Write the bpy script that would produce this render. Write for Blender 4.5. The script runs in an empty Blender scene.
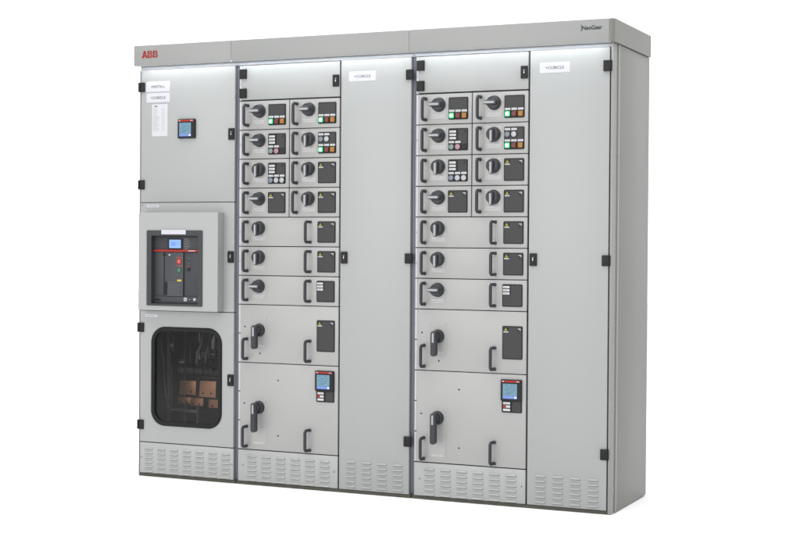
import bpy, bmesh, math, random
from mathutils import Vector, Matrix
random.seed(4)
S = bpy.context.scene
C = S.collection
PI = math.pi

# ---------------------------------------------------------------- camera
cam = bpy.data.cameras.new('camera'); camo = bpy.data.objects.new('camera', cam); C.objects.link(camo)
cam.lens = 66.80; cam.sensor_width = 36; cam.sensor_fit = 'HORIZONTAL'; cam.clip_start = .05; cam.clip_end = 200
r = Vector((0.910422, 0.41363, 0.006431)); u = Vector((-0.012212, 0.011334, 0.999861)); b = Vector((0.4135, -0.910375, 0.01537))
M = Matrix((r, u, b)).transposed().to_4x4(); M.translation = Vector((4.5588, -6.6600, 1.2348 + .018))
camo.matrix_world = M
S.camera = camo
# ---------------------------------------------------------------- studio light
S.view_settings.view_transform = 'Standard'; S.view_settings.look = 'None'
S.view_settings.exposure = .08; S.view_settings.gamma = 1; S.view_settings.use_curve_mapping = False
W = bpy.data.worlds.new('World'); S.world = W; W.use_nodes = True
nt = W.node_tree; nt.nodes.clear()
wo = nt.nodes.new('ShaderNodeOutputWorld'); bg = nt.nodes.new('ShaderNodeBackground')
tc = nt.nodes.new('ShaderNodeTexCoord'); sx = nt.nodes.new('ShaderNodeSeparateXYZ'); mr = nt.nodes.new('ShaderNodeMapRange')
mr.interpolation_type = 'SMOOTHSTEP'
mr.inputs['From Min'].default_value = -.3; mr.inputs['From Max'].default_value = .5      # white sweep behind, dimmer studio in front
mr.inputs['To Min'].default_value = .9; mr.inputs['To Max'].default_value = 1.42
nt.links.new(tc.outputs['Generated'], sx.inputs[0]); nt.links.new(sx.outputs['Y'], mr.inputs['Value'])
bg.inputs['Color'].default_value = (.97, .985, 1, 1)
nt.links.new(mr.outputs[0], bg.inputs['Strength']); nt.links.new(bg.outputs[0], wo.inputs[0])

def area(name, loc, target, sx_, sy_, power, col=(1, 1, 1)):
    l = bpy.data.lights.new(name, 'AREA'); l.shape = 'RECTANGLE'; l.size = sx_; l.size_y = sy_; l.energy = power; l.color = col
    o = bpy.data.objects.new(name, l); C.objects.link(o); o.location = loc
    o.rotation_euler = (Vector(target) - Vector(loc)).to_track_quat('-Z', 'Y').to_euler()
    return o
area('softbox', (.2, -5.6, 2.3), (1.3, 0, .9), 5.0, 2.4, 125, (1, .99, .975))
area('overhead_floor_fill', (2.0, -1.6, 5.2), (2.0, -1.5, 0), 9, 5, 275)  # unseen light added overhead to whiten the floor

# ---------------------------------------------------------------- materials
def mat(name, col, rough=.5, metal=0, emit=0, ecol=None, vary=0, bump=0, scale=60, spec=.5, coat=0):
    m = bpy.data.materials.new(name); m.use_nodes = True; t = m.node_tree; p = t.nodes['Principled BSDF']
    p.inputs['Base Color'].default_value = (*col, 1); p.inputs['Roughness'].default_value = rough; p.inputs['Metallic'].default_value = metal
    p.inputs['Specular IOR Level'].default_value = spec; p.inputs['Coat Weight'].default_value = coat
    if emit: p.inputs['Emission Color'].default_value = (*(ecol or col), 1); p.inputs['Emission Strength'].default_value = emit
    if vary or bump:
        co = t.nodes.new('ShaderNodeTexCoord')
    if vary:
        n = t.nodes.new('ShaderNodeTexNoise'); n.inputs['Scale'].default_value = 2.3; n.inputs['Detail'].default_value = 5; n.inputs['Roughness'].default_value = .6
        mp = t.nodes.new('ShaderNodeMapRange'); mp.inputs['To Min'].default_value = 1 - vary; mp.inputs['To Max'].default_value = 1 + vary
        mx = t.nodes.new('ShaderNodeVectorMath'); mx.operation = 'SCALE'; mx.inputs[0].default_value = col
        t.links.new(co.outputs['Object'], n.inputs['Vector']); t.links.new(n.outputs[0], mp.inputs['Value'])
        t.links.new(mp.outputs[0], mx.inputs['Scale']); t.links.new(mx.outputs[0], p.inputs['Base Color'])
        mr2 = t.nodes.new('ShaderNodeMapRange'); mr2.inputs['To Min'].default_value = rough - .06; mr2.inputs['To Max'].default_value = rough + .06
        t.links.new(n.outputs[0], mr2.inputs['Value']); t.links.new(mr2.outputs[0], p.inputs['Roughness'])
    if bump:
        n2 = t.nodes.new('ShaderNodeTexNoise'); n2.inputs['Scale'].default_value = scale; n2.inputs['Detail'].default_value = 3
        bp = t.nodes.new('ShaderNodeBump'); bp.inputs['Strength'].default_value = bump; bp.inputs['Distance'].default_value = .001
        t.links.new(co.outputs['Object'], n2.inputs['Vector']); t.links.new(n2.outputs[0], bp.inputs['Height']); t.links.new(bp.outputs[0], p.inputs['Normal'])
        if vary and bump and rough > .4 and max(col) > .12:       # sheet metal is never quite flat
            n3 = t.nodes.new('ShaderNodeTexNoise'); n3.inputs['Scale'].default_value = 2.1; n3.inputs['Detail'].default_value = 1
            b3 = t.nodes.new('ShaderNodeBump'); b3.inputs['Strength'].default_value = .5; b3.inputs['Distance'].default_value = .006
            t.links.new(co.outputs['Object'], n3.inputs['Vector']); t.links.new(n3.outputs[0], b3.inputs['Height']); t.links.new(b3.outputs[0], bp.inputs['Normal'])
    return m
MT = dict(
    door=mat('door_paint', (.277, .284, .281), .42, vary=.02, bump=.12, scale=240),
    drawer=mat('drawer_paint', (.289, .287, .282), .42, vary=.025, bump=.12, scale=240),
    fold=mat('lit_side_edge_paint', (.205, .207, .198), .45, vary=.03),  # lighter copy of the side colour, paints the fold as lit
    side=mat('shaded_side_paint', (.141, .139, .125), .45, vary=.03, bump=.12, scale=200),  # same grey cabinet paint with the end face's shade put into the colour
    fascia=mat('fascia_paint', (.222, .225, .219), .45, vary=.02, bump=.1, scale=200),
    vent=mat('vent_paint', (.305, .308, .305), .42, vary=.02, bump=.1, scale=200),
    frame=mat('frame_steel', (.15, .15, .175), .4, .2, vary=.1, spec=.3),
    post=mat('post_paint', (.20, .202, .193), .45, vary=.03),
    dark=mat('recess_shade', (.03, .03, .031), .8, spec=.1),  # near-black colour painted in as shade for gaps and openings
    base=mat('base_rail_paint', (.06, .057, .044), .5, vary=.15, spec=.3),
    rail=mat('blue_grey_rail', (.33, .345, .37), .4, vary=.1),
    strip=mat('label_strip_plastic', (.39, .386, .415), .4, vary=.04),
    inside=mat('inner_steel', (.065, .065, .068), .5, .2, vary=.2),
    black=mat('black_plastic', (.008, .008, .009), .42, bump=.1, spec=.22),
    rubber=mat('black_rubber', (.008, .008, .009), .55, bump=.1, spec=.2),
    knob=mat('charcoal_plastic', (.025, .027, .031), .4, bump=.08, scale=300, spec=.32),
    panel=mat('grey_plastic', (.034, .034, .035), .5, vary=.05, bump=.15, scale=400, spec=.25),
    rim=mat('dark_plastic_rim', (.012, .012, .013), .45, spec=.22),
    bezel=mat('breaker_grey', (.036, .037, .040), .45, vary=.06, bump=.1, scale=300, spec=.25),
    bface=mat('breaker_face', (.036, .038, .042), .42, vary=.1, bump=.1, scale=300, spec=.25),
    bcover=mat('breaker_cover', (.046, .048, .054), .4, vary=.08, spec=.25),
    white=mat('white_label', (.43, .43, .44), .45),
    paper=mat('white_paper', (.43, .43, .455), .6, vary=.03),
    pale=mat('pale_label', (.38, .385, .40), .5),
    ink=mat('printed_ink', (.02, .02, .024), .6, spec=.2),
    faint=mat('faint_print', (.25, .25, .27), .6),
    greyink=mat('grey_print', (.09, .09, .10), .6),
    red=mat('logo_red', (.24, .010, .008), .5, spec=.2),
    stripe=mat('red_stripe', (.29, .018, .013), .4, spec=.25),
    plate=mat('clear_grey_plate', (.292, .290, .285), .28, vary=.02, coat=.1),
    mark=mat('pointer_white', (.27, .27, .28), .45),
    print=mat('white_print', (.40, .395, .41), .4),
    screw=mat('zinc_screw', (.30, .29, .27), .35, .9),
    chrome=mat('bright_screw', (.45, .45, .46), .25, 1),
    lcd=mat('meter_screen', (.05, .10, .14), .2, emit=.5, ecol=(.17, .33, .42)),
    lcdb=mat('meter_keys_blue', (.08, .12, .35), .25, emit=.62, ecol=(.14, .22, .70)),
    lcdd=mat('screen_dark_digit', (.03, .06, .09), .3, emit=.5, ecol=(.10, .22, .32)),
    lcdw=mat('screen_white_key', (.6, .6, .65), .3, emit=.35, ecol=(.9, .95, 1)),
    screen=mat('breaker_screen', (.1, .18, .35), .2, emit=.42, ecol=(.36, .58, .95)),
    screenb=mat('breaker_screen_block', (.1, .15, .6), .3, emit=.5, ecol=(.10, .22, .9)),
    green_lit=mat('lit_green_lens', (.02, .25, .09), .3, emit=.55, ecol=(.05, 1, .32)),
    green_core=mat('lit_green_core', (.6, .95, .7), .25, emit=2.5, ecol=(.55, 1, .68)),
    red_lens=mat('red_lens', (.09, .005, .005), .3, coat=.1, spec=.3),
    amber_lens=mat('amber_lens', (.23, .095, .003), .3, coat=.1, spec=.3),
    btn_g=mat('button_green_grey', (.12, .16, .15), .35),
    btn_p=mat('button_pink', (.27, .14, .16), .35),
    btn_b=mat('button_blue_grey', (.11, .135, .165), .35),
    btn_w=mat('button_light_grey', (.30, .31, .325), .35),
    yellow=mat('warning_yellow', (.34, .30, .03), .4),
    bred=mat('breaker_red', (.42, .02, .014), .4), bgreen=mat('breaker_green', (.008, .09, .045), .4), byel=mat('breaker_yellow', (.42, .36, .03), .4),
    copper=mat('bare_copper', (.56, .29, .165), .36, .5, vary=.12),
    cable=mat('cable_black', (.03, .03, .032), .4),
    alu=mat('galvanised_part', (.42, .42, .42), .4, .5, vary=.3),
    wire=mat('grey_wire', (.17, .165, .155), .45, .2, vary=.3),
    led=mat('led_diffuser', (.9, .9, .9), .4, emit=27, ecol=(.93, .97, 1)),
    floor=mat('white_sweep_floor', (.92, .92, .92), .9, spec=.1),
)
# tinted window pane: see-through and glossy
g = bpy.data.materials.new('smoked_pane'); g.use_nodes = True; t = g.node_tree; t.nodes.clear()
out = t.nodes.new('ShaderNodeOutputMaterial'); tr = t.nodes.new('ShaderNodeBsdfTransparent'); gl = t.nodes.new('ShaderNodeBsdfGlossy')
tr.inputs[0].default_value = (.72, .71, .71, 1); gl.inputs['Roughness'].default_value = .05
fr = t.nodes.new('ShaderNodeFresnel'); fr.inputs['IOR'].default_value = 1.28
ms = t.nodes.new('ShaderNodeMixShader'); t.links.new(fr.outputs[0], ms.inputs[0]); t.links.new(tr.outputs[0], ms.inputs[1]); t.links.new(gl.outputs[0], ms.inputs[2]); t.links.new(ms.outputs[0], out.inputs[0])
MT['glass'] = g

# ---------------------------------------------------------------- mesh builder (millimetres in, metres out)
def rrect(x0, x1, z0, z1, rad, n=8):
    pts = []
    for cx, cz, a0 in ((x1 - rad, z1 - rad, 0), (x0 + rad, z1 - rad, PI / 2), (x0 + rad, z0 + rad, PI), (x1 - rad, z0 + rad, 1.5 * PI)):
        for i in range(n + 1):
            a = a0 + PI / 2 * i / n
            pts.append((cx + rad * math.cos(a), cz + rad * math.sin(a)))
    return pts

class MB:
    def __init__(s): s.bm = bmesh.new(); s.mats = []
    def mi(s, m):
        if m not in s.mats: s.mats.append(m)
        return s.mats.index(m)
    def face(s, vs, m):
        try: f = s.bm.faces.new(vs); f.material_index = s.mi(m); f.smooth = True; return f
        except ValueError: return None
    def v(s, x, y, z): return s.bm.verts.new((x / 1000, y / 1000, z / 1000))
    def box(s, x0, x1, y0, y1, z0, z1, m, bev=0, seg=2):
        vs = [s.v(x, y, z) for x in (x0, x1) for y in (y0, y1) for z in (z0, z1)]
        fs = [s.face([vs[i] for i in q], m) for q in ((0, 1, 3, 2), (4, 6, 7, 5), (0, 4, 5, 1), (2, 3, 7, 6), (0, 2, 6, 4), (1, 5, 7, 3))]
        for f in fs: f.smooth = False
        if bev:
            es = set(e for f in fs for e in f.edges)
            r_ = bmesh.ops.bevel(s.bm, geom=list(es), offset=bev / 1000, segments=seg, affect='EDGES', profile=.5)
            for f in r_['faces']: f.material_index = s.mi(m); f.smooth = False
        return s
    def prism(s, pts, y0, y1, m, bev=0):          # pts in x,z ; y0 = front (smaller), y1 = back
        fr_pts = pts; n = len(pts)
        if bev:
            cx = sum(p[0] for p in pts) / n; cz = sum(p[1] for p in pts) / n
            w = max(abs(p[0] - cx) for p in pts); h = max(abs(p[1] - cz) for p in pts)
            fr_pts = [(cx + (p[0] - cx) * (1 - bev / w), cz + (p[1] - cz) * (1 - bev / h)) for p in pts]
        A = [s.v(x, y0, z) for x, z in fr_pts]; B = [s.v(x, y1, z) for x, z in pts]
        if bev:
            Mi = [s.v(x, y0 + bev, z) for x, z in pts]
            for i in range(n): j = (i + 1) % n; s.face([A[i], Mi[i], Mi[j], A[j]], m); s.face([Mi[i], B[i], B[j], Mi[j]], m)
        else:
            for i in range(n): j = (i + 1) % n; s.face([A[i], B[i], B[j], A[j]], m)
        s.face(A, m); s.face(B[::-1], m); return s
    def ring(s, o, i_, y0, y1, m):
        n = len(o); q = [[s.v(x, y, z) for x, z in P] for P in (o, i_) for y in (y0, y1)]
        for k in range(n):
            j = (k + 1) % n
            s.face([q[0][k], q[0][j], q[2][j], q[2][k]], m); s.face([q[1][k], q[3][k], q[3][j], q[1][j]], m)
            s.face([q[0][k], q[1][k], q[1][j], q[0][j]], m); s.face([q[2][k], q[2][j], q[3][j], q[3][k]], m)
        return s
    def cyl(s, cx, cz, r0, r1, y0, y1, m, n=28, bev=0):   # y0 front radius r0, y1 back radius r1
        if bev: s.lathe(cx, cz, [(0, y0), (r0 - bev, y0), (r0, y0 + bev), (r1, y1), (0, y1)], m, n)
        else: s.lathe(cx, cz, [(0, y0), (r0, y0), (r1, y1), (0, y1)], m, n)
        return s
    def lathe(s, cx, cz, prof, m, n=28):
        rows = []
        for rr, y in prof:
            rows.append([s.v(cx, y, cz)] if rr == 0 else [s.v(cx + rr * math.cos(2 * PI * i / n), y, cz + rr * math.sin(2 * PI * i / n)) for i in range(n)])
        for a, b_ in zip(rows, rows[1:]):
            for i in range(n):
                j = (i + 1) % n
                if len(a) == 1: s.face([a[0], b_[i], b_[j]], m)
                elif len(b_) == 1: s.face([a[i], b_[0], a[j]], m)
                else: s.face([a[i], b_[i], b_[j], a[j]], m)
        return s
    def tube(s, pts, rad, m, n=12):
        P = [Vector(p) for p in pts]; rings = []
        up = None
        for i, p in enumerate(P):
            d = ((P[min(i + 1, len(P) - 1)] - P[max(i - 1, 0)])).normalized()
            if up is None: up = Vector((1, 0, 0)) if abs(d.x) < .9 else Vector((0, 0, 1))
            up = (up - d * up.dot(d)).normalized(); w = d.cross(up)
            rings.append([s.v(*(p + up * rad * math.cos(2 * PI * k / n) + w * rad * math.sin(2 * PI * k / n))) for k in range(n)])
        for a, b_ in zip(rings, rings[1:]):
            for k in range(n): s.face([a[k], a[(k + 1) % n], b_[(k + 1) % n], b_[k]], m)
        s.face(rings[0], m); s.face(rings[-1][::-1], m); return s
    def text(s, body, cx, cz, w, h, y, m, shear=0, bold=.012):
        cu = bpy.data.curves.new('t', 'FONT'); cu.body = body; cu.size = 1; cu.fill_mode = 'FRONT'; cu.shear = shear; cu.offset = bold
        ob = bpy.data.objects.new('t', cu); me = bpy.data.meshes.new_from_object(ob)
        xs = [v.co.x for v in me.vertices]; ys = [v.co.y for v in me.vertices]
        ax, bx, ay, by = min(xs), max(xs), min(ys), max(ys)
        vs = [s.v(cx + ((v.co.x - ax) / (bx - ax) - .5) * w, y, cz + ((v.co.y - ay) / (by - ay) - .5) * h) for v in me.vertices]
        for p in me.polygons: s.face([vs[i] for i in p.vertices], m)
        bpy.data.objects.remove(ob); bpy.data.curves.remove(cu); bpy.data.meshes.remove(me); return s
    def flat(s, pts, y, m): s.face([s.v(x, y, z) for x, z in pts], m); return s
    def mesh(s, name, smooth=True):
        bmesh.ops.recalc_face_normals(s.bm, faces=s.bm.faces[:])
        me = bpy.data.meshes.new(name); s.bm.to_mesh(me); s.bm.free()
        for m in s.mats: me.materials.append(MT[m])
        if smooth:
            me.set_sharp_from_angle(angle=math.radians(32))
        return me
CACHE = {}
def put(name, key, build, parent, loc=(0, 0, 0), ry=0, label=None):
    """one object per piece; meshes of the same kind are shared"""
    if key is None or key not in CACHE:
        mb = MB(); build(mb); me = mb.mesh(name)
        if key: CACHE[key] = me
    else: me = CACHE[key]
    o = bpy.data.objects.new(name, me); C.objects.link(o); o.parent = parent
    o.location = Vector(loc) / 1000; o.rotation_euler = (0, ry, 0)
    if label: o['label'] = label
    return o

# ---------------------------------------------------------------- the setting
fm = MB()
fm.flat([], 0, 'floor') if False else None
fv = [fm.bm.verts.new(p) for p in ((-25, -25, 0), (25, -25, 0), (25, 25, 0), (-25, 25, 0))]
fm.face(fv, 'floor')
fo = bpy.data.objects.new('floor', fm.mesh('floor', False)); C.objects.link(fo); fo['kind'] = 'structure'

def thing(name, x, label, cat, group):
    o = bpy.data.objects.new(name, None); C.objects.link(o); o.location = (x / 1000, 0, 0); o.empty_display_size = .1
    o['label'] = label; o['category'] = cat; o['group'] = group
    return o
Z = 18          # the drawing's zero is 18 mm above the floor
GRP = 'switchgear cabinets bolted side by side in one row'
A = thing('switchgear_cabinet', 0, 'left grey cabinet with dark rounded window, circuit breaker box and red ABB lettering', 'electrical cabinet', GRP)
B = thing('switchgear_cabinet', 600, 'middle grey cabinet of drawers and tall door, no lettering on its top fascia', 'electrical cabinet', GRP)
D = thing('switchgear_cabinet', 1600, 'right grey cabinet of drawers and tall door with NeoGear lettering and visible side', 'electrical cabinet', GRP)

# ---------------------------------------------------------------- small fittings (each with its own origin)
def f_hinge(mb):
    mb.box(-20, 20, -9, 2, -25, 25, 'black', 2)
    mb.cyl(-9, 12, 3, 3, -10, -8, 'rim', 10); mb.cyl(-9, -12, 3, 3, -10, -8, 'rim', 10)
    mb.box(8, 16, -12, -7, -25, 25, 'black', 1.5); mb.box(7, 17, -12.6, -11, -1.2, 1.2, 'rim')
def f_lock(mb):
    mb.prism(rrect(-17.5, 17.5, -30, 30, 3, 4), -8, 2, 'black', 1.5)
    mb.ring(rrect(-11, 11, -16, 16, 6, 5), rrect(-9, 9, -14, 14, 5, 5), -9, -7, 'rim')
    mb.cyl(0, 0, 7, 7, -9.5, -7, 'rim', 20, .8); mb.box(-2, 2, -10.5, -9, -6, 6, 'chrome', .3)
    mb.flat([(-5, 9), (5, 9), (0, 13)], -8.4, 'pale')
def f_screw(mb):
    mb.lathe(0, 0, [(0, -2.6), (3, -2.4), (5.2, -1.2), (5.6, 0), (5.6, 1)], 'screw', 16); mb.cyl(0, 0, 2, 2, -2.7, -2, 'dark', 6)
def f_dot(mb): mb.lathe(0, 0, [(0, -1.2), (3.2, -1.0), (4.3, 0), (4.3, 1)], 'black', 14)
def f_handle(mb, second=False):
    d, h, c = 42, 51, 14
    pts = [(0, 0, h), (0, -d + c, h)] + [(0, -d + c - c * math.sin(a), h - c + c * math.cos(a)) for a in [PI / 2 * i / 5 for i in range(1, 6)]]
    pts += [(0, -d, z) for z in (30, 0, -30)]
    pts += [(0, -d + c - c * math.cos(a), -(h - c) - c * math.sin(a)) for a in [PI / 2 * i / 5 for i in range(0, 6)]] + [(0, 0, -h)]
    mb.tube(pts, 7.8, 'knob', 14)
    for z in (h, -h):
        mb.cyl(0, z, 8.6, 9, -4, 0, 'knob', 20, 1)
        if second: mb.lathe(0, z, [(9.6, -1), (11, -1), (11, 0)], 'chrome', 20); mb.lathe(7, z, [(0, -8), (6, -7.4), (8, -5), (8.4, 0)], 'knob', 18); mb.cyl(8, z, 3, 3, -8.6, -7, 'chrome', 10)
def f_handle2(mb): f_handle(mb, True)
def f_knob(mb):                                    # pointer towards -x at rest
    mb.lathe(0, 0, [(0, -9), (29, -9), (31, -8), (34, -6), (35, -4), (35, 0)], 'knob', 40)
    mb.lathe(0, 0, [(0, -33), (27, -33), (30, -30), (31.5, -9)], 'knob', 40)
    pts = [(-41, 0), (-38, -6), (-30, -10), (-10, -13), (16, -13), (22, -10), (26, -4), (26, 4), (22, 10), (16, 13), (-10, 13), (-30, 10), (-38, 6)]
    mb.prism(pts, -48, -20, 'knob', 3.5)
    mb.prism(rrect(-37, 16, -5.2, 5.2, 2.5, 3), -48.7, -47.8, 'mark')
def f_lever(L):
    def f(mb):
        mb.lathe(0, 0, [(0, -22), (27, -22), (30, -20), (33.5, -6), (34, 0)], 'knob', 40)
        mb.lathe(0, 0, [(0, -40), (16, -40), (20, -36), (21, -20)], 'knob', 32)
        n = 10; pts = [(14 * math.cos(PI * i / n), 14 + 14 * math.sin(PI * i / n)) for i in range(n + 1)] + [(14.5 * math.cos(PI + PI * i / n), -L + 14.5 + 14.5 * math.sin(PI + PI * i / n)) for i in range(n + 1)]
        mb.prism(pts, -66, -38, 'knob', 4)
        n = 6; sp = [(5 * math.cos(PI * i / n), 14 + 5 * math.sin(PI * i / n)) for i in range(n + 1)] + [(-5, -28), (5, -28)]
        mb.prism(sp, -66.7, -65.6, 'mark')
    return f
def f_splate(mb):                                  # thin escutcheon with faint print
    mb.prism(rrect(-50, 40, -68, 42, 4, 4), -1.2, .2, 'plate', .4)
    for x0, x1 in ((-32, -22), (-19, -9), (-6, 2), (5, 15), (18, 26)): mb.flat([(x0, -54), (x1, -54), (x1, -46), (x0, -46)], -1.6, 'print')
    mb.flat([(-24, -62), (22, -62), (22, -58.5), (-24, -58.5)], -1.6, 'print')
def f_lplate(mb):
    mb.prism(rrect(-48, 44, -120, 40, 4, 4), -1.2, .2, 'plate', .4)
    for x0, x1 in ((-28, -18), (-14, -4), (0, 12), (16, 26)): mb.flat([(x0, -112), (x1, -112), (x1, -105), (x0, -105)], -1.6, 'print')
    mb.flat([(-20, -102), (16, -102), (16, -99), (-20, -99)], -1.6, 'print')
def f_panel(h=108, kind='blank'):
    def f(mb):
        w = 51; t_ = h / 2
        mb.prism(rrect(-w, w, -t_, t_, 6, 4), -4, 0, 'rim', 1.2)
        mb.prism(rrect(-w + 5, w - 5, -t_ + 5, t_ - 5, 3, 3), -5.0, -3, 'panel', .6)
        if kind in ('blank', 'tall'):
            x, z = -33, t_ - 16
            mb.prism([(x - 13, z - 8), (x + 13, z - 8), (x + 13, z + 8), (x - 13, z + 8)], -5.6, -4.8, 'black')
            mb.ring([(x - 8.5, z - 6.5), (x + 8.5, z - 6.5), (x, z + 7)], [(x - 4.6, z - 4.2), (x + 4.6, z - 4.2), (x, z + 3)], -5.9, -5.5, 'yellow'); mb.flat([(x - 1, z + 1), (x + 1, z + 1), (x + .4, z - 3.6), (x - .4, z - 3.6)], -5.8, 'yellow')
            mb.flat([(x - 12, z - 15), (x + 13, z - 15), (x + 13, z - 10), (x - 12, z - 10)], -5.4, 'pale')
            x = 34
            mb.prism(rrect(x - 10, x + 6, z - 6, z + 7, 2, 3), -5.6, -4.8, 'black')
            mb.flat([(x - 6, z + 5), (x + 8, z + 5), (x + 8, z - 4), (x + 4, z - 4), (x + 4, z + 1), (x - 6, z + 1)], -5.9, 'pale')
            mb.flat([(x - 6, z - 16), (x + 8, z - 16), (x + 8, z - 13), (x - 6, z - 13)], -5.4, 'rim')
        if kind == 'led':
            mb.prism(rrect(-w + 4, 1, -12, t_ - 4, 2, 3), -5.6, -4, 'black', .4)
        if kind == 'corner':
            mb.prism(rrect(-w + 2, -w + 44, t_ - 50, t_ - 3, 2, 3), -5.6, -4, 'black', .4)
        if kind in ('led', 'pair', 'trio'):
            x, z = 35, t_ - 16
            mb.flat([(x - 7, z - 5), (x + 3, z - 5), (x + 7, z + 5), (x - 3, z + 5)], -5.4, 'rim')
        if kind in ('lamps', 'mix', 'led'): mb.box(-w + 3, w - 3, -5.5, -4, -t_ + 3, -t_ + 33, 'black' if kind != 'led' else 'rim', .5)
    return f
def f_tag(mb): mb.prism(rrect(-13.5, 13.5, -5, 5, 1, 2), -6.6, -5, 'white', .3); mb.flat([(-8, -1.4), (8, -1.4), (8, 1), (-8, 1)], -6.8, 'faint')
def f_strip(m1='white'):
    def f(mb):
        mb.prism(rrect(-17, 17, -5.2, 5.2, 1.2, 2), -6.4, -5.2, m1, .3); mb.flat([(-13, -1.3), (6, -1.3), (6, 1), (-13, 1)], -6.7, 'faint')
    return f
def f_lamp(m):
    def f(mb):
        mb.prism(rrect(-15, 15, -15, 15, 4, 4), -8, -4, 'black', .8)
        mb.prism(rrect(-12.5, 12.5, -12.5, 12.5, 5, 4), -13, -7, m, 2.4)
        if m == 'green_lit': mb.lathe(0, 0, [(0, -14.2), (6, -13.8), (8.5, -12.8)], 'green_core', 18)
        else: mb.prism(rrect(-7, 3, 2, 8, 1.5, 3), -13.4, -12.6, m)
    return f
def f_btn(m):
    def f(mb): mb.lathe(0, 0, [(15.5, -4), (15.5, -9), (13.5, -10)], 'rim', 26); mb.lathe(0, 0, [(0, -11.6), (10, -11.9), (13, -11), (13.4, -8)], m, 26)
    return f
def f_meter(mb):                                   # 104 wide, 102 high, LCD panel meter
    mb.prism(rrect(-52, 52, -51, 51, 4, 4), -16, 0, 'rim', 2)
    mb.prism([(-46, 38), (46, 38), (46, 46), (-46, 46)], -16.6, -15.8, 'stripe')
    mb.flat([(-44, 40), (-34, 40), (-34, 44.5), (-44, 44.5)], -17, 'print'); mb.flat([(28, 40.5), (42, 40.5), (42, 44), (28, 44)], -17, 'pale')
    mb.prism(rrect(-42, 34, -42, 34, 2, 3), -16.8, -15.8, 'black')
    mb.flat([(-40, -26), (32, -26), (32, 31), (-40, 31)], -17.2, 'lcd'); mb.flat([(-40, -40), (32, -40), (32, -27), (-40, -27)], -17.2, 'lcdb')
    for z, x0, x1 in ((22, -30, -14), (22, -2, 18), (10, -20, 8), (10, 12, 24), (0, -32, -6), (-2, 4, 20), (-12, -18, 14), (-19, -30, 0)): mb.flat([(x0, z), (x1, z), (x1, z + 4.5), (x0, z + 4.5)], -17.5, 'lcdd')
    for i in range(5): x = -37 + i * 14.3; mb.flat([(x, -38), (x + 8.5, -38), (x + 8.5, -30), (x, -30)], -17.5, 'lcdw' if i == 4 else 'lcd')
def f_mpanel(mb):                                  # panel behind drawer meter
    mb.prism(rrect(-51, 51, -79, 79, 6, 4), -4, 0, 'rim', 1.2); mb.prism(rrect(2, 46, -74, -24, 3, 3), -5, -3, 'panel', .6)
    mb.prism(rrect(-49, 0, -77, -26, 2, 3), -5.6, -4, 'black', .4)
def f_mstrips(mb):
    for k in range(3):
        z = -34 - k * 16
        mb.prism(rrect(-43, -7, z - 5.5, z + 5.5, 1.2, 2), -6.4, -5.2, 'white', .3)
        if k == 1: mb.flat([(-43, z - 5), (-28, z - 5), (-28, z + 5), (-43, z + 5)], -6.9, 'bred' if 0 else 'stripe')

def sticker(w, h, txt, tw, th):
    def f(mb):
        mb.prism(rrect(-w / 2, w / 2, -h / 2, h / 2, 2, 2), -1.0, .2, 'paper', .3); mb.text(txt, 0, 0, tw, th, -1.6, 'greyink')
    return f

# louvre: pressed hood, open underneath; dark face and strip paint its shadow line
def louvre(mb, x0, x1, z, m):
    secs = []
    for x, k in ((x0, 0), (x0 + 3, .75), (x0 + 8, 1), (x1 - 8, 1), (x1 - 3, .75), (x1, 0)):
        secs.append([mb.v(x, -.15, z + 9.5), mb.v(x, -3.2 * k - .15, z + 8), mb.v(x, -5.8 * k - .15, z + 4.5), mb.v(x, -7 * k - .15, z), mb.v(x, -.15, z)])
    for a, c in zip(secs, secs[1:]):
        for i in range(3): mb.face([a[i], a[i + 1], c[i + 1], c[i]], m)
        mb.face([a[3], a[4], c[4], c[3]], 'dark')
    mb.flat([(x0 + 2, z - 2.6), (x1 - 2, z - 2.6), (x1 - 2, z + .5), (x0 + 2, z + .5)], -.25, 'dark')

# ---------------------------------------------------------------- common body pieces
def enclosure(bay, w, right=False):
    def f(mb):
        mb.box(1, 3.5, 24, 595, Z - 2, 2168, 'side'); mb.box(w - 3.5, w - 1, 24, 595, Z - 2, 2168, 'side')
        mb.box(3.6, w - 3.6, 592, 594, Z - 2, 2168, 'side'); mb.box(3.6, w - 3.6, 26, 591, 2180, 2182, 'side'); mb.box(3.6, w - 3.6, 26, 591, Z + 2, Z + 4, 'side')
    put('enclosure', None, f, bay)
def base(bay, w, u0=0, u1=None):
    u1 = u1 or w
    put('base_rail', None, lambda mb: (mb.box(u0 + 4, u1 - 4, 4, 40, 0, Z - 3, 'base', 1), mb.box(u0 + 2, u1 - 2, 10, 44, Z - 3, Z + 2, 'base')), bay)
def header(bay, x0, x1, name='header_panel'):
    o = put(name, None, lambda mb: (mb.box(x0 + .8, x1 - .8, -50, -47, 2187 - 1, 2293, 'fascia', .9), mb.box(x0 + 1.2, x1 - 1.2, -46.8, 20, 2288, 2290, 'fascia'),
                                     mb.box(x0 + 1.2, x1 - 1.2, -32, 6, 2189, 2190, 'white'), mb.box(x0 + 1.2, x1 - 1.2, 14, 17, 2186, 2286, 'post')), bay)  # white underside plate paints the lip as lit by the strip
    return o
def ledstrip(bay, x0, x1):
    put('light_strip', None, lambda mb: (mb.box(x0, x1, -45, -35, 2190, 2192, 'led')), bay)

def row_z(k): return (1966 - 150 * (k - 1) - 150 + Z, 1966 - 150 * (k - 1) + Z)
Z8 = (616 + Z, 916 + Z); Z9 = (166 + Z, 616 + Z)

def drawer(bay, u0, u1, z0, z1):
    zc = (z0 + z1) / 2; key = ('drw', u1 - u0, z1 - z0); h = (z1 - z0) / 2 - 1.9
    def f(mb):
        mb.box(0, u1 - u0, 0, 18, -h, h, 'drawer', 1.6)
    return put('drawer', key, f, bay, (u0, 0, zc))

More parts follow.
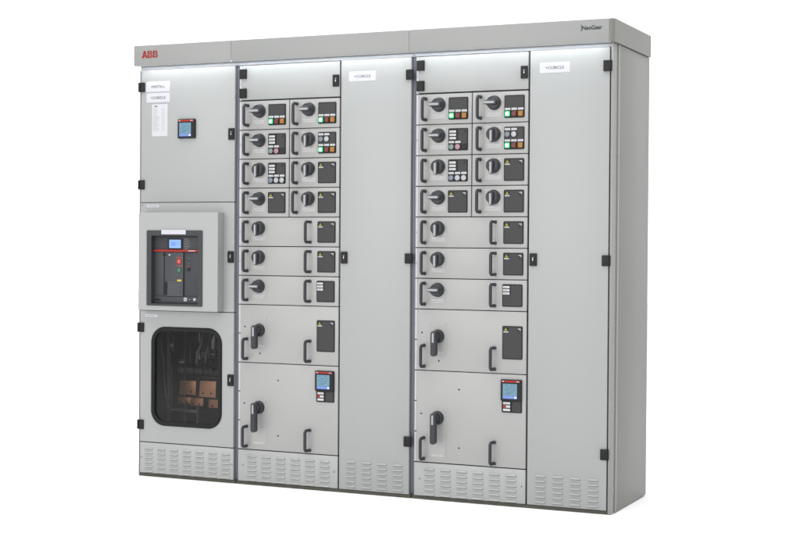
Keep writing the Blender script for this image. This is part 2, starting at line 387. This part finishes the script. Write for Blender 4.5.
def controls(dr, kind, x, tall=False):
    """x = panel centre relative to the drawer"""
    if kind == 'lamps':
        put('control_panel', 'p_lamps', f_panel(108, 'lamps'), dr, (x, 0, 0))
        for i, m in enumerate(('green_lit', 'red_lens', 'amber_lens')):
            put('indicator_lamp', 'l_' + m, f_lamp(m), dr, (x - 33 + 33 * i, 0, -35)); put('name_tag', 'tag', f_tag, dr, (x - 33 + 33 * i, 0, -12))
    elif kind == 'mix':
        put('control_panel', 'p_mix', f_panel(108, 'mix'), dr, (x, 0, 0))
        for i, m in enumerate(('green_lit', 'red_lens', 'amber_lens')):
            put('indicator_lamp', 'l_' + m, f_lamp(m), dr, (x - 33 + 33 * i, 0, -35)); put('name_tag', 'tag', f_tag, dr, (x - 33 + 33 * i, 0, -12))
        for i, m in enumerate(('btn_b', 'btn_w')):
            put('push_button', 'b_' + m, f_btn(m), dr, (x - 33 + 33 * i, 0, 18)); put('name_tag', 'tag', f_tag, dr, (x - 33 + 33 * i, 0, 42))
    elif kind in ('pair', 'trio'):
        put('control_panel', 'p_led', f_panel(108, 'led'), dr, (x, 0, 0))
        for k in range(3): put('name_strip', 'strip', f_strip(), dr, (x - 27, 0, 38 - 16 * k))
        for i, m in enumerate(('btn_g', 'btn_p') if kind == 'pair' else ('btn_b', 'btn_w', 'btn_w')):
            put('push_button', 'b_' + m, f_btn(m), dr, (x - 33 + 33 * i, 0, -36)); put('name_tag', 'tag', f_tag, dr, (x - 33 + 33 * i, 0, -13))
    elif kind == 'strips':
        put('control_panel', 'p_corner', f_panel(108, 'corner'), dr, (x, 0, 0))
        for k in range(3): put('name_strip', 'strip', f_strip(), dr, (x - 30, 0, 40 - 15 * k))
    else:
        put('control_panel', 'p_' + kind, f_panel(108 if kind == 'blank' else 159, kind), dr, (x, 0, 0))

def drawer_bay(bay, last):
    W_ = 1000; R_ = 993 if last else 988
    enclosure(bay, W_)
    # frame: recessed channel, posts, dark backing sheets added to blacken the gaps
    def fr(mb):
        mb.box(0.5, 15, 20, 40, Z, 2168, 'frame', .5); mb.box(596, 603, 20, 40, Z, 2168, 'frame'); mb.box(R_ - 2, W_ - .5, 20, 40, Z, 2168, 'frame', .5)
        mb.box(15.5, 595.5, 24, 26, Z + 2, 2166, 'dark'); mb.box(603.5, R_ - 2.5, 24, 26, Z + 2, 2166, 'dark')
        mb.box(1, W_ - 1, 8, 50, 2169.5, 2186, 'rail', .8)
    put('frame', None, fr, bay)
    base(bay, W_)
    # label strip beside the drawers
    def ls(mb):
        mb.box(16, 27.5, 2, 18, Z + 168, 2166, 'strip', .8)
        for k in range(13):
            z = 1966 + Z - 150 * k
            mb.flat([(15.8, z - 2.5), (27.8, z - 2.5), (27.8, z + 2.5), (15.8, z + 2.5)], 1.6, 'ink')
            if k < 12: mb.flat([(15.8, z - 76), (20, z - 76), (20, z - 73.5), (15.8, z - 73.5)], 1.6, 'faint')
        for ch, z in (('A', 2052 + Z), ('C', 1741 + Z), ('C', 1141 + Z), ('A', 1291 + Z)): mb.text(ch, 22, z, 6, 9, 1.3, 'greyink')
    put('label_strip', 'lstrip', ls, bay)
    # upper door
    d = put('door', 'updoor', lambda mb: mb.box(-283, 283, 0, 20, -88.5, 88.5, 'door', 1.6), bay, (312, 0, 2077.5))
    put('hinge', 'hinge', f_hinge, d, (-273, 0, 45.5)); put('hinge', 'hinge', f_hinge, d, (-273, 0, -54.5)); put('lock', 'lock', f_lock, d, (264, 0, -9))
    # rows 1-4, half width drawers
    left = {1: ('h', 'lamps'), 2: ('h', 'pair'), 3: ('v', 'trio'), 4: ('h', 'blank')}
    rght = {1: ('h', 'lamps'), 2: ('v', 'mix'), 3: ('v', 'blank'), 4: ('v', 'blank')}
    for k in range(1, 5):
        z0, z1 = row_z(k)
        for side, (kn, pn) in enumerate((left[k], rght[k])):
            u0, u1 = ((28.5, 308), (312.5, 595))[side]; off = 287 * side - u0
            dr = drawer(bay, u0, u1, z0, z1)
            put('handle', 'handle', f_handle, dr, (66 + off, 0, 0))
            put('switch_plate', 'splate', f_splate, dr, (137 + off, 0, 20))
            put('rotary_switch', 'knob', f_knob, dr, (137 + off, 0, 20), -PI / 2 if kn == 'v' else 0)
            controls(dr, pn, 239 + off + (1 if side else 0))
    for k in (5, 6, 7):
        z0, z1 = row_z(k); dr = drawer(bay, 28.5, 595, z0, z1); off = -28.5
        put('handle', 'handle', f_handle, dr, (66 + off, 0, 0)); put('handle', 'handle2', f_handle2, dr, (427 + off, 0, 0))
        put('switch_plate', 'splate', f_splate, dr, (137 + off, 0, 20)); put('rotary_switch', 'knob', f_knob, dr, (137 + off, 0, 20), 0 if k == 7 else -PI / 2)
        controls(dr, 'strips' if k == 7 else 'blank', (523.5 if k == 7 else 526.5) + off)
    zc = sum(Z8) / 2; dr = drawer(bay, 28.5, 595, *Z8)
    for h_, x in (('handle', 66), ('handle2', 429)): put('handle', h_, f_handle if h_ == 'handle' else f_handle2, dr, (x + off, 0, 687 + Z - zc))
    put('switch_plate', 'lplate', f_lplate, dr, (140 + off, 0, 785 + Z - zc)); put('lever_switch', 'lev8', f_lever(95), dr, (140 + off, 0, 785 + Z - zc))
    controls(dr, 'tall', 525.5 + off); dr.children[-1].location.z = (811.5 + Z - zc) / 1000
    for x, z in ((54, 801), (145, 665)): put('screw_cap', 'dot', f_dot, dr, (x + off, 0, z + Z - zc))
    zc = sum(Z9) / 2; dr = drawer(bay, 28.5, 595, *Z9)
    for h_, x in (('handle', 67), ('handle2', 431)): put('handle', h_, f_handle if h_ == 'handle' else f_handle2, dr, (x + off, 0, 234 + Z - zc))
    put('switch_plate', 'lplate9', lambda mb: (mb.prism(rrect(-48, 44, -195, 40, 4, 4), -1.2, .2, 'plate', .4), [mb.flat([(a, -188), (a + 11, -188), (a + 11, -180), (a, -180)], -1.6, 'print') for a in (-28, -14, 0, 16)]), dr, (140 + off, 0, 387 + Z - zc))
    put('lever_switch', 'lev9', f_lever(124), dr, (140 + off, 0, 387 + Z - zc))
    put('control_panel', 'mpanel', f_mpanel, dr, (525 + off, 0, 511 + Z - zc)); put('name_strip', 'mstrips', f_mstrips, dr, (525 + off, 0, 511 + Z - zc))
    put('meter', 'meter', f_meter, dr, (524 + off, 0, 540 + Z - zc))
    for x, z in ((53, 404), (252, 530), (253, 246), (144, 215)): put('screw_cap', 'dot', f_dot, dr, (x + off, 0, z + Z - zc))
    # vent panel under the drawers
    def vp(mb):
        mb.box(17, 595, 0, 18, Z + .5, Z + 163, 'vent', 1.6)
        for c in range(6):
            for rr in range(6): louvre(mb, 70 + 85 * c, 127 + 85 * c, Z + 129 - 24.8 * rr, 'vent')
    v = put('vent_panel', 'ventB', vp, bay)
    put('screw', 'screw', f_screw, v, (46, 0, Z + 84)); put('screw', 'screw', f_screw, v, (577, 0, Z + 84))
    # tall cable door
    def cd(mb):
        mb.box(604, R_, 0, 20, Z + .5, 2168, 'door', 1.6)
        for c in range(4):
            for rr in range(6): louvre(mb, 643 + 86.5 * c, 697 + 86.5 * c, Z + 136 - 24.6 * rr, 'door')
    d = put('door', 'cdoor%d' % last, cd, bay)
    for z in (2064, 1162, 261): put('hinge', 'hinge', f_hinge, d, (R_ - 12 + (3 if last else 6), 0, z + Z))
    put('lock', 'lock', f_lock, d, (627, 0, 1163 + Z))
    put('label_plate', 'cub', sticker(149, 50, '+CUBICLE', 92, 14), d, (726 if last else 722, 0, 2067 + Z), label='white label reading +CUBICLE')

drawer_bay(B, 0); drawer_bay(D, 1)
# headers (seams a little left of the bay joints)
seam1, seam2 = 592, 1597
header(B, seam1 - 600, seam2 - 600); ledstrip(B, 18, 986)
hD = header(D, seam2 - 1600, 1004); ledstrip(D, 18, 990)
def neo(mb):
    mb.text('NeoGear', 0, 0, 96, 20, -.4, 'ink', bold=.022)
    mb.tube([(-53, -.4, 16), (-50.5, -.4, 4), (-51.5, -.4, -10), (-54, -.4, -16)], 1.1, 'ink', 6)
put('lettering', None, neo, hD, (922, -50.2, 2237 + Z), label='dark grey NeoGear lettering')
# right end: rounded cover of the header, corner post, side panel
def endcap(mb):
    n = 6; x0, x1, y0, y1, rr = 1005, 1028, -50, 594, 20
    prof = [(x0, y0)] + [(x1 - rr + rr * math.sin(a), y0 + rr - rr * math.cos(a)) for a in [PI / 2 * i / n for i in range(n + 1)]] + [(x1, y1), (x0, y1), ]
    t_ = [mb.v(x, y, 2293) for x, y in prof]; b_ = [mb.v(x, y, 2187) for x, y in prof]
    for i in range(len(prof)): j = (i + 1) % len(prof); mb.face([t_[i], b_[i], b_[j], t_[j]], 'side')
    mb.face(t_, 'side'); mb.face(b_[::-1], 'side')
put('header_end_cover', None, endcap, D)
def post(mb):
    mb.box(1000, 1016, -2, 50, 2, 2186.8, 'post', 1.2); mb.box(995, 999.5, 12, 40, 4, 2180, 'dark')
cp = put('corner_post', None, post, D)
def f_sscrew(mb): mb.lathe(0, 0, [(0, -3.2), (4, -3), (6.2, -1.5), (6.6, 0), (6.6, 1)], 'screw', 16)
for z in (2064, 1659, 1235, 862, 470, 95):
    s_ = put('screw', 'sscrew', f_sscrew, cp, (1016, 32, z + Z)); s_.rotation_euler = (0, 0, PI / 2)
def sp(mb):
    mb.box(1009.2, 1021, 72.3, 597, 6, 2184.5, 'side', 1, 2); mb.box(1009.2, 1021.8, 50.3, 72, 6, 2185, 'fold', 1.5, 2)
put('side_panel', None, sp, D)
put('roof_panel', None, lambda mb: mb.box(-1590, 1003, 21, 598, 2286, 2289, 'fascia', 1) if 0 else mb.box(2, 1003, 21, 598, 2286, 2289, 'fascia', 1), D)
for bay, w in ((A, 600), (B, 1000)): put('roof_panel', None, lambda mb, w=w: mb.box(2, w - 2, 21, 598, 2286, 2289, 'fascia', 1), bay)

# ---------------------------------------------------------------- left cabinet
enclosure(A, 600)
def frA(mb):
    mb.box(0, 7, 2, 40, Z - 14, 2168, 'frame', .6); mb.box(586, 599.5, 20, 40, Z, 2168, 'frame', .5); mb.box(1, 599, 8, 50, 2169.5, 2186, 'rail', .8)
    mb.box(7.5, 589.5, 24, 26, Z + 860, 2166, 'dark'); mb.box(7.5, 589.5, 24, 26, Z + 2, Z + 172, 'dark')  # dark sheets behind the doors stand in for shade in the gaps
    mb.ring(rrect(7.5, 589.5, Z + 173, Z + 859, .5, 10), rrect(70, 528, Z + 245, Z + 800, 60, 10), 24, 26, 'dark')
put('frame', None, frA, A); base(A, 600, -4, 600)
hA = header(A, -5, seam1); ledstrip(A, 6, 585)
# ABB lettering
def abb(mb):
    def poly(pts, dx): mb.prism([(x + dx, z) for x, z in pts], -1, .2, 'red')
    H = 37
    def Aa(dx):
        for sg in (0, 1):
            def m_(p): return [((33 - x) if sg else x, z) for x, z in p]
            poly(m_([(0, 0), (9.5, 0), (16, 23), (16, H), (11, H)]), dx); poly(m_([(12.2, 8), (16, 8), (16, 14.5), (14.2, 14.5)]), dx)
    def Bb(dx):
        poly([(0, 0), (9, 0), (9, H), (0, H)], dx)
        for z0, h, w in ((0, 20, 30), (17.5, 19.5, 28)):
            n = 10; c = z0 + h / 2; ro = h / 2; ri = ro - 6.5
            o_ = [(8.5, z0)] + [(w - ro + ro * math.cos(-PI / 2 + PI * i / n), c + ro * math.sin(-PI / 2 + PI * i / n)) for i in range(n + 1)] + [(8.5, z0 + h)]
            i_ = [(8.5, c - ri)] + [(w - ro + ri * math.cos(-PI / 2 + PI * i / n), c + ri * math.sin(-PI / 2 + PI * i / n)) for i in range(n + 1)] + [(8.5, c + ri)]
            for a in range(len(o_) - 1): mb.flat([(p[0] + dx, p[1]) for p in (o_[a], o_[a + 1], i_[a + 1], i_[a])], -1 - (.05 if z0 else 0), 'red')
    Aa(0); Bb(35); Bb(68.5)
    mb.flat([(-1, 17.2), (100, 17.2), (100, 18.6), (-1, 18.6)], -1.35, 'fascia')
    for x in (48, 81.5): mb.flat([(x, -1), (x + 1.3, -1), (x + 1.3, 38), (x, 38)], -1.35, 'fascia')
put('lettering', None, abb, hA, (47, -50.3, 2208 + Z), label='red ABB lettering')
# upper door
uz0, uz1 = Z + 1447, 2168; uc = (uz0 + uz1) / 2
d = put('door', None, lambda mb: mb.box(9, 588, 0, 20, uz0 - uc, uz1 - uc, 'door', 1.6), A, (0, 0, uc))
def hingeat(dd, x, z, c): return put('hinge', 'hingeL', lambda mb: (mb.box(-19, 19, -9, 2, -25, 25, 'black', 2), mb.box(-17, -9, -12, -7, -25, 25, 'black', 1.5)), dd, (x, 0, z + Z - c))
hingeat(d, 14, 2060, uc); hingeat(d, 14, 1540, uc)
put('lock', 'lock', f_lock, d, (570, 0, 1798 + Z - uc))
put('label_plate', None, sticker(149, 55, '+INSTALL.', 90, 14), d, (115.5, 0, 2061 + Z - uc), label='white label reading +INSTALL., above the other')
put('label_plate', None, sticker(147, 50, '+CUBICLE', 92, 14), d, (116.5, 0, 2002 + Z - uc), label='white label reading +CUBICLE, below the other')
def sheet(mb):
    mb.prism(rrect(-49, 49, -85, 85, 1, 2), -1.0, .2, 'paper', .3); mb.text('ABB', -25, 74, 20, 8, -1.6, 'ink')
    rnd = random.Random(3)
    for i in range(15):
        z = 58 - i * 8; w = rnd.uniform(16, 42)
        mb.flat([(-42, z), (-42 + w, z), (-42 + w, z + 1.8), (-42, z + 1.8)], -1.5, 'faint'); w = rnd.uniform(6, 14)
        mb.flat([(20, z), (20 + w, z), (20 + w, z + 1.8), (20, z + 1.8)], -1.5, 'faint')
    mb.flat([(14, -60), (14.8, -60), (14.8, 62), (14, 62)], -1.5, 'faint')
put('data_sheet', None, sheet, d, (127, 0, 1882 + Z - uc), label='white rating sheet with small print')
put('meter', 'meter', f_meter, d, (300, 0, 1832 + Z - uc))
# middle door with projecting breaker box
mc = Z + 1157
def mid(mb):
    mb.ring(rrect(9, 588, Z + 873.5 - mc, Z + 1443.5 - mc, 1.2, 2), rrect(60, 500, Z + 900 - mc, Z + 1370 - mc, 2, 2), 0, 20, 'door')
    mb.ring(rrect(37, 525, Z + 875 - mc, Z + 1391 - mc, 2, 2), rrect(110, 420, Z + 905 - mc, Z + 1280 - mc, 2, 2), -60, -1, 'door')
d = put('door', None, mid, A, (0, 0, mc))
put('lock', 'lock', f_lock, d, (569, 0, 1160 + Z - mc))
put('label_plate', 'small_label', lambda mb: (mb.prism(rrect(-38, 38, -7, 7, 1, 2), -.9, .2, 'paper', .2), mb.flat([(-30, -1.5), (24, -1.5), (24, 1.5), (-30, 1.5)], -1.4, 'faint')), d, (86, 0, 1426 + Z - mc), label='small white strip label')
put('screw', 'screw', f_screw, d, (21, 0, 1432 + Z - mc))
# circuit breaker
def cb(mb):
    mb.ring(rrect(90, 434, Z + 900, Z + 1297, 5, 4), rrect(119, 408, Z + 911, Z + 1269, 3, 4), -64, -20, 'bezel')
    mb.box(112, 415, -36, -22, Z + 905, Z + 1275, 'bface')
    mb.box(124, 402, -41, -34, Z + 1194, Z + 1262, 'bezel', 1); mb.box(124, 182, -40, -34, Z + 955, Z + 1184, 'bface', 1)
    mb.box(190, 304, -43, -34, Z + 950, Z + 1182, 'bcover', 2); mb.box(312, 402, -41, -34, Z + 955, Z + 1182, 'bface', 1.5)
    mb.box(124, 402, -40, -34, Z + 915, Z + 947, 'bcover', 1); mb.box(186, 189, -38, -34, Z + 955, Z + 1182, 'black'); mb.box(305, 308, -38, -34, Z + 950, Z + 1182, 'black')
    mb.box(190, 210, -43.6, -42, Z + 955, Z + 1026, 'black'); mb.box(180, 200, -43.6, -39, Z + 1164, Z + 1174, 'black')
    mb.box(130, 165, -41, -39, Z + 926, Z + 936, 'black', 1)
    for i in range(9):
        z = Z + 1200 + 6.4 * i; w = (22, 40, 34, 46, 28, 44, 30, 38, 24)[i]; mb.flat([(310, z), (310 + w, z), (310 + w, z + 1.6), (310, z + 1.6)], -41.6, 'greyink' if i % 2 else 'faint')
    for x0, x1, z in ((330, 350, 1150), (330, 346, 1120), (330, 344, 1106), (262, 298, 1153), (262, 298, 1110)): mb.flat([(x0, z + Z), (x1, z + Z), (x1, z + Z + 3), (x0, z + Z + 3)], -43.6, 'bred' if z < 1115 or z == 1153 else 'greyink')
c = put('circuit_breaker', None, cb, A)
put('nameplate', None, lambda mb: mb.prism(rrect(-75, 75, -12, 12, 1, 2), -66, -63.5, 'paper', .3), c, (258, 0, 1288 + Z))
put('display', None, lambda mb: (mb.prism(rrect(-46, 44, -29, 28, 3, 3), -45, -40, 'black', 1), mb.flat([(-36, -22), (36, -22), (36, 22), (-36, 22)], -45.5, 'screen'),
    mb.flat([(-26, -12), (4, -12), (4, 10), (-26, 10)], -46, 'screenb'), [mb.flat([(10, z), (30, z), (30, z + 3), (10, z + 3)], -46, 'screenb') for z in (8, 0, -8)]), c, (255, 0, 1226 + Z))
put('red_stripe', None, lambda mb: (mb.box(-138, 140, -47, -39, -5, 5, 'stripe', 1.5), mb.flat([(76, -2), (118, -2), (118, 2), (76, 2)], -47.4, 'pale')), c, (262, 0, 1190 + Z))
def pb(m, w=12, h=12): return lambda mb: (mb.prism(rrect(-w, w, -h, h, 3, 3), -49, -42, m, 2), mb.text('0' if m == 'bred' else 'I', 0, 0, 5 if m == 'bred' else 2, 11, -49.6, 'print') if m != 'byel' else None)
put('push_button', None, pb('bred'), c, (281, 0, 1134 + Z), label='red push button'); put('push_button', None, pb('bgreen'), c, (282, 0, 1088 + Z), label='green push button')
put('position_indicator', None, pb('byel', 13, 5), c, (283, 0, 1034 + Z), label='yellow indicator')
put('rating_plate', None, lambda mb: (mb.prism(rrect(-46, 46, -36, 36, 1, 2), -45, -43, 'bcover'), mb.ring(rrect(-46, 46, -36, 36, 1, 2), rrect(-44, 44, -34, 34, 1, 2), -45.3, -44.5, 'greyink'),
    [mb.flat([(-40 + 22 * (i % 4), 22 - 15 * (i // 4)), (-26 + 22 * (i % 4), 22 - 15 * (i // 4)), (-26 + 22 * (i % 4), 28 - 15 * (i // 4)), (-40 + 22 * (i % 4), 28 - 15 * (i // 4))], -45.4, 'faint') for i in range(0)], [mb.flat([(x, -30), (x + 1, -30), (x + 1, 30), (x, 30)], -45.4, 'greyink') for x in (-22, 0, 20)], [mb.flat([(-40 + 3 * (i % 2), z), (36 - 9 * (i % 3), z), (36 - 9 * (i % 3), z + 1.6), (-40 + 3 * (i % 2), z + 1.6)], -45.4, 'greyink') for i, z in enumerate((22, 13, 4, -5, -14, -24))]), c, (256, 0, 992 + Z))
put('key_lock', None, lambda mb: (mb.prism(rrect(-9, 9, -9, 9, 2, 2), -43, -39, 'paper', .5), mb.cyl(0, 0, 4, 4, -44, -42, 'greyink', 12)), c, (318, 0, 935 + Z))
put('key_lock', None, lambda mb: (mb.cyl(0, 0, 8, 8, -44, -39, 'black', 16), mb.box(-2, 6, -45, -43, -2, 2, 'alu')), c, (343, 0, 935 + Z))
put('key_lock', None, lambda mb: mb.lathe(0, 0, [(0, -46), (6, -45), (8, -42), (8, -39)], 'paper', 18), c, (375, 0, 935 + Z))
put('reset_button', None, lambda mb: (mb.lathe(0, 0, [(0, -45), (8, -44.6), (10, -42), (10, -40)], 'rim', 18)), c, (338, 0, 1093 + Z))
put('status_light', None, lambda mb: mb.lathe(0, 0, [(0, -46), (4.5, -45.4), (5.5, -42)], 'print', 14), c, (220, 0, 1168 + Z))
# lower door with window
lz0, lz1 = Z + 168.5, Z + 869; lc = (lz0 + lz1) / 2
WX0, WX1, WZ0, WZ1 = 80, 518, 258 + Z - lc, 786 + Z - lc
d = put('door', None, lambda mb: mb.ring(rrect(9, 588, lz0 - lc, lz1 - lc, 1.2, 14), rrect(WX0 + 8, WX1 - 8, WZ0 + 8, WZ1 - 8, 76, 14), 0, 20, 'door'), A, (0, 0, lc))
def seal(mb):
    o_ = lambda k, y: [mb.v(x, y, z) for x, z in rrect(WX0 + k, WX1 - k, WZ0 + k, WZ1 - k, 84 - k, 14)]
    R3 = [o_(0, 0), o_(2, -6), o_(6, -9), o_(13, -9.5), o_(19, -8), o_(23, -4), o_(24, 3), o_(24, 12)]
    for a, c_ in zip(R3, R3[1:]):
        for i in range(len(a)): j = (i + 1) % len(a); mb.face([a[i], c_[i], c_[j], a[j]], 'rubber')
put('window_seal', None, seal, d)
put('window_pane', None, lambda mb: mb.prism(rrect(WX0 + 22, WX1 - 22, WZ0 + 22, WZ1 - 22, 63, 14), 4, 7, 'glass'), d)
hingeat(d, 14, 779, lc); hingeat(d, 14, 259, lc); put('lock', 'lock', f_lock, d, (571, 0, 519 + Z - lc))
put('label_plate', 'small_label', None, d, (79, 0, 843 + Z - lc), label='small white strip label')
# what stands behind the pane
def comp(mb):
    mb.box(14, 17, 30, 420, Z + 170, Z + 862, 'inside'); mb.box(583, 586, 30, 420, Z + 170, Z + 862, 'inside')
    mb.box(17.5, 582.5, 417, 420, Z + 170, Z + 862, 'inside'); mb.box(17.5, 582.5, 30, 416.5, Z + 168, Z + 170, 'inside'); mb.box(17.5, 582.5, 30, 416.5, Z + 859, Z + 862, 'inside')
    for x in (60, 150, 235): mb.box(x - 60, x - 52, 300, 320, Z + 172, Z + 856, 'alu') if x > 80 else None
    mb.box(150, 420, 330, 333, Z + 600, Z + 800, 'alu', 1); mb.box(190, 300, 250, 254, Z + 640, Z + 760, 'bcover', 1)
    mb.box(250, 256, 200, 210, Z + 600, Z + 850, 'alu'); mb.box(330, 350, 200, 210, Z + 640, Z + 850, 'alu')
    mb.box(60, 70, 180, 200, Z + 172, Z + 850, 'alu'); mb.box(100, 260, 170, 176, Z + 315, Z + 330, 'wire', 1); mb.box(96, 102, 165, 170, Z + 330, Z + 560, 'wire')
put('inner_compartment', None, comp, A)
def cu(x0, x1, z0, z1, y):
    def f(mb):
        mb.box(0, x1 - x0, 0, 9, 0, z1 - z0, 'copper', 1.2)
        for hx in (.25, .72): mb.cyl((x1 - x0) * hx, (z1 - z0) * .22, 5, 5, -3, 0, 'cable', 14)
    put('copper_busbar', None, f, A, (x0, y, z0 + Z)).rotation_euler = (math.radians(-4), 0, math.radians((x0 % 7) - 3))
cu(284, 386, 405, 492, 150); cu(103, 206, 402, 480, 235); cu(332, 430, 348, 392, 168); cu(196, 280, 350, 392, 200); cu(90, 172, 352, 388, 240)
def insul(mb):
    mb.tube([(170, 140, 550), (500, 140, 535)], 27, 'cable', 18)
    for x in (200, 260, 320, 380): mb.lathe(x, 548, [(0, 100), (16, 104), (18, 140)], 'cable', 16)
    mb.box(250, 480, 165, 240, 500, 520, 'cable', 3)
put('insulator_bar', None, insul, A, (0, 0, Z))
def cab(mb):
    rnd = random.Random(8)
    for i in range(7):
        x = 250 + 30 * i; k = rnd.uniform(-25, 25)
        mb.tube([(x, 120 + 10 * (i % 3), 590), (x + k * .4, 125, 640), (x + k, 140, 690), (x + k * .6, 170, 750), (x + k * 1.2, 200, 850)], (5, 7, 4)[i % 3], 'wire' if i in (1, 3, 6) else 'cable', 8)
    mb.tube([(60, 130, 700), (66, 120, 640), (80, 120, 600), (75, 130, 520), (85, 130, 400), (120, 130, 330), (200, 130, 335)], 5, 'wire', 8)
put('wiring', None, cab, A, (0, 0, Z))
for x, z, w, h in ((92, 640, 34, 90), (150, 575, 46, 30), (330, 620, 60, 40), (410, 600, 44, 60)):
    put('terminal_block', None, lambda mb, w=w, h=h: (mb.box(0, w, 0, 40, 0, h, 'cable', 3), mb.box(w * .2, w * .8, -4, 0, h * .3, h * .5, 'alu', 1)), A, (x, 150, z + Z))
# vent panel
def vA(mb):
    mb.box(9, 588, 0, 18, Z + .5, Z + 163.5, 'vent', 1.6)
    for c_ in range(7):
        for rr in range(6): louvre(mb, 38 + 79.7 * c_, 91 + 79.7 * c_, Z + 130 - 24.8 * rr, 'vent')
v = put('vent_panel', None, vA, A)
put('screw', 'screw', f_screw, v, (18, 0, Z + 85)); put('screw', 'screw', f_screw, v, (580, 0, Z + 81))
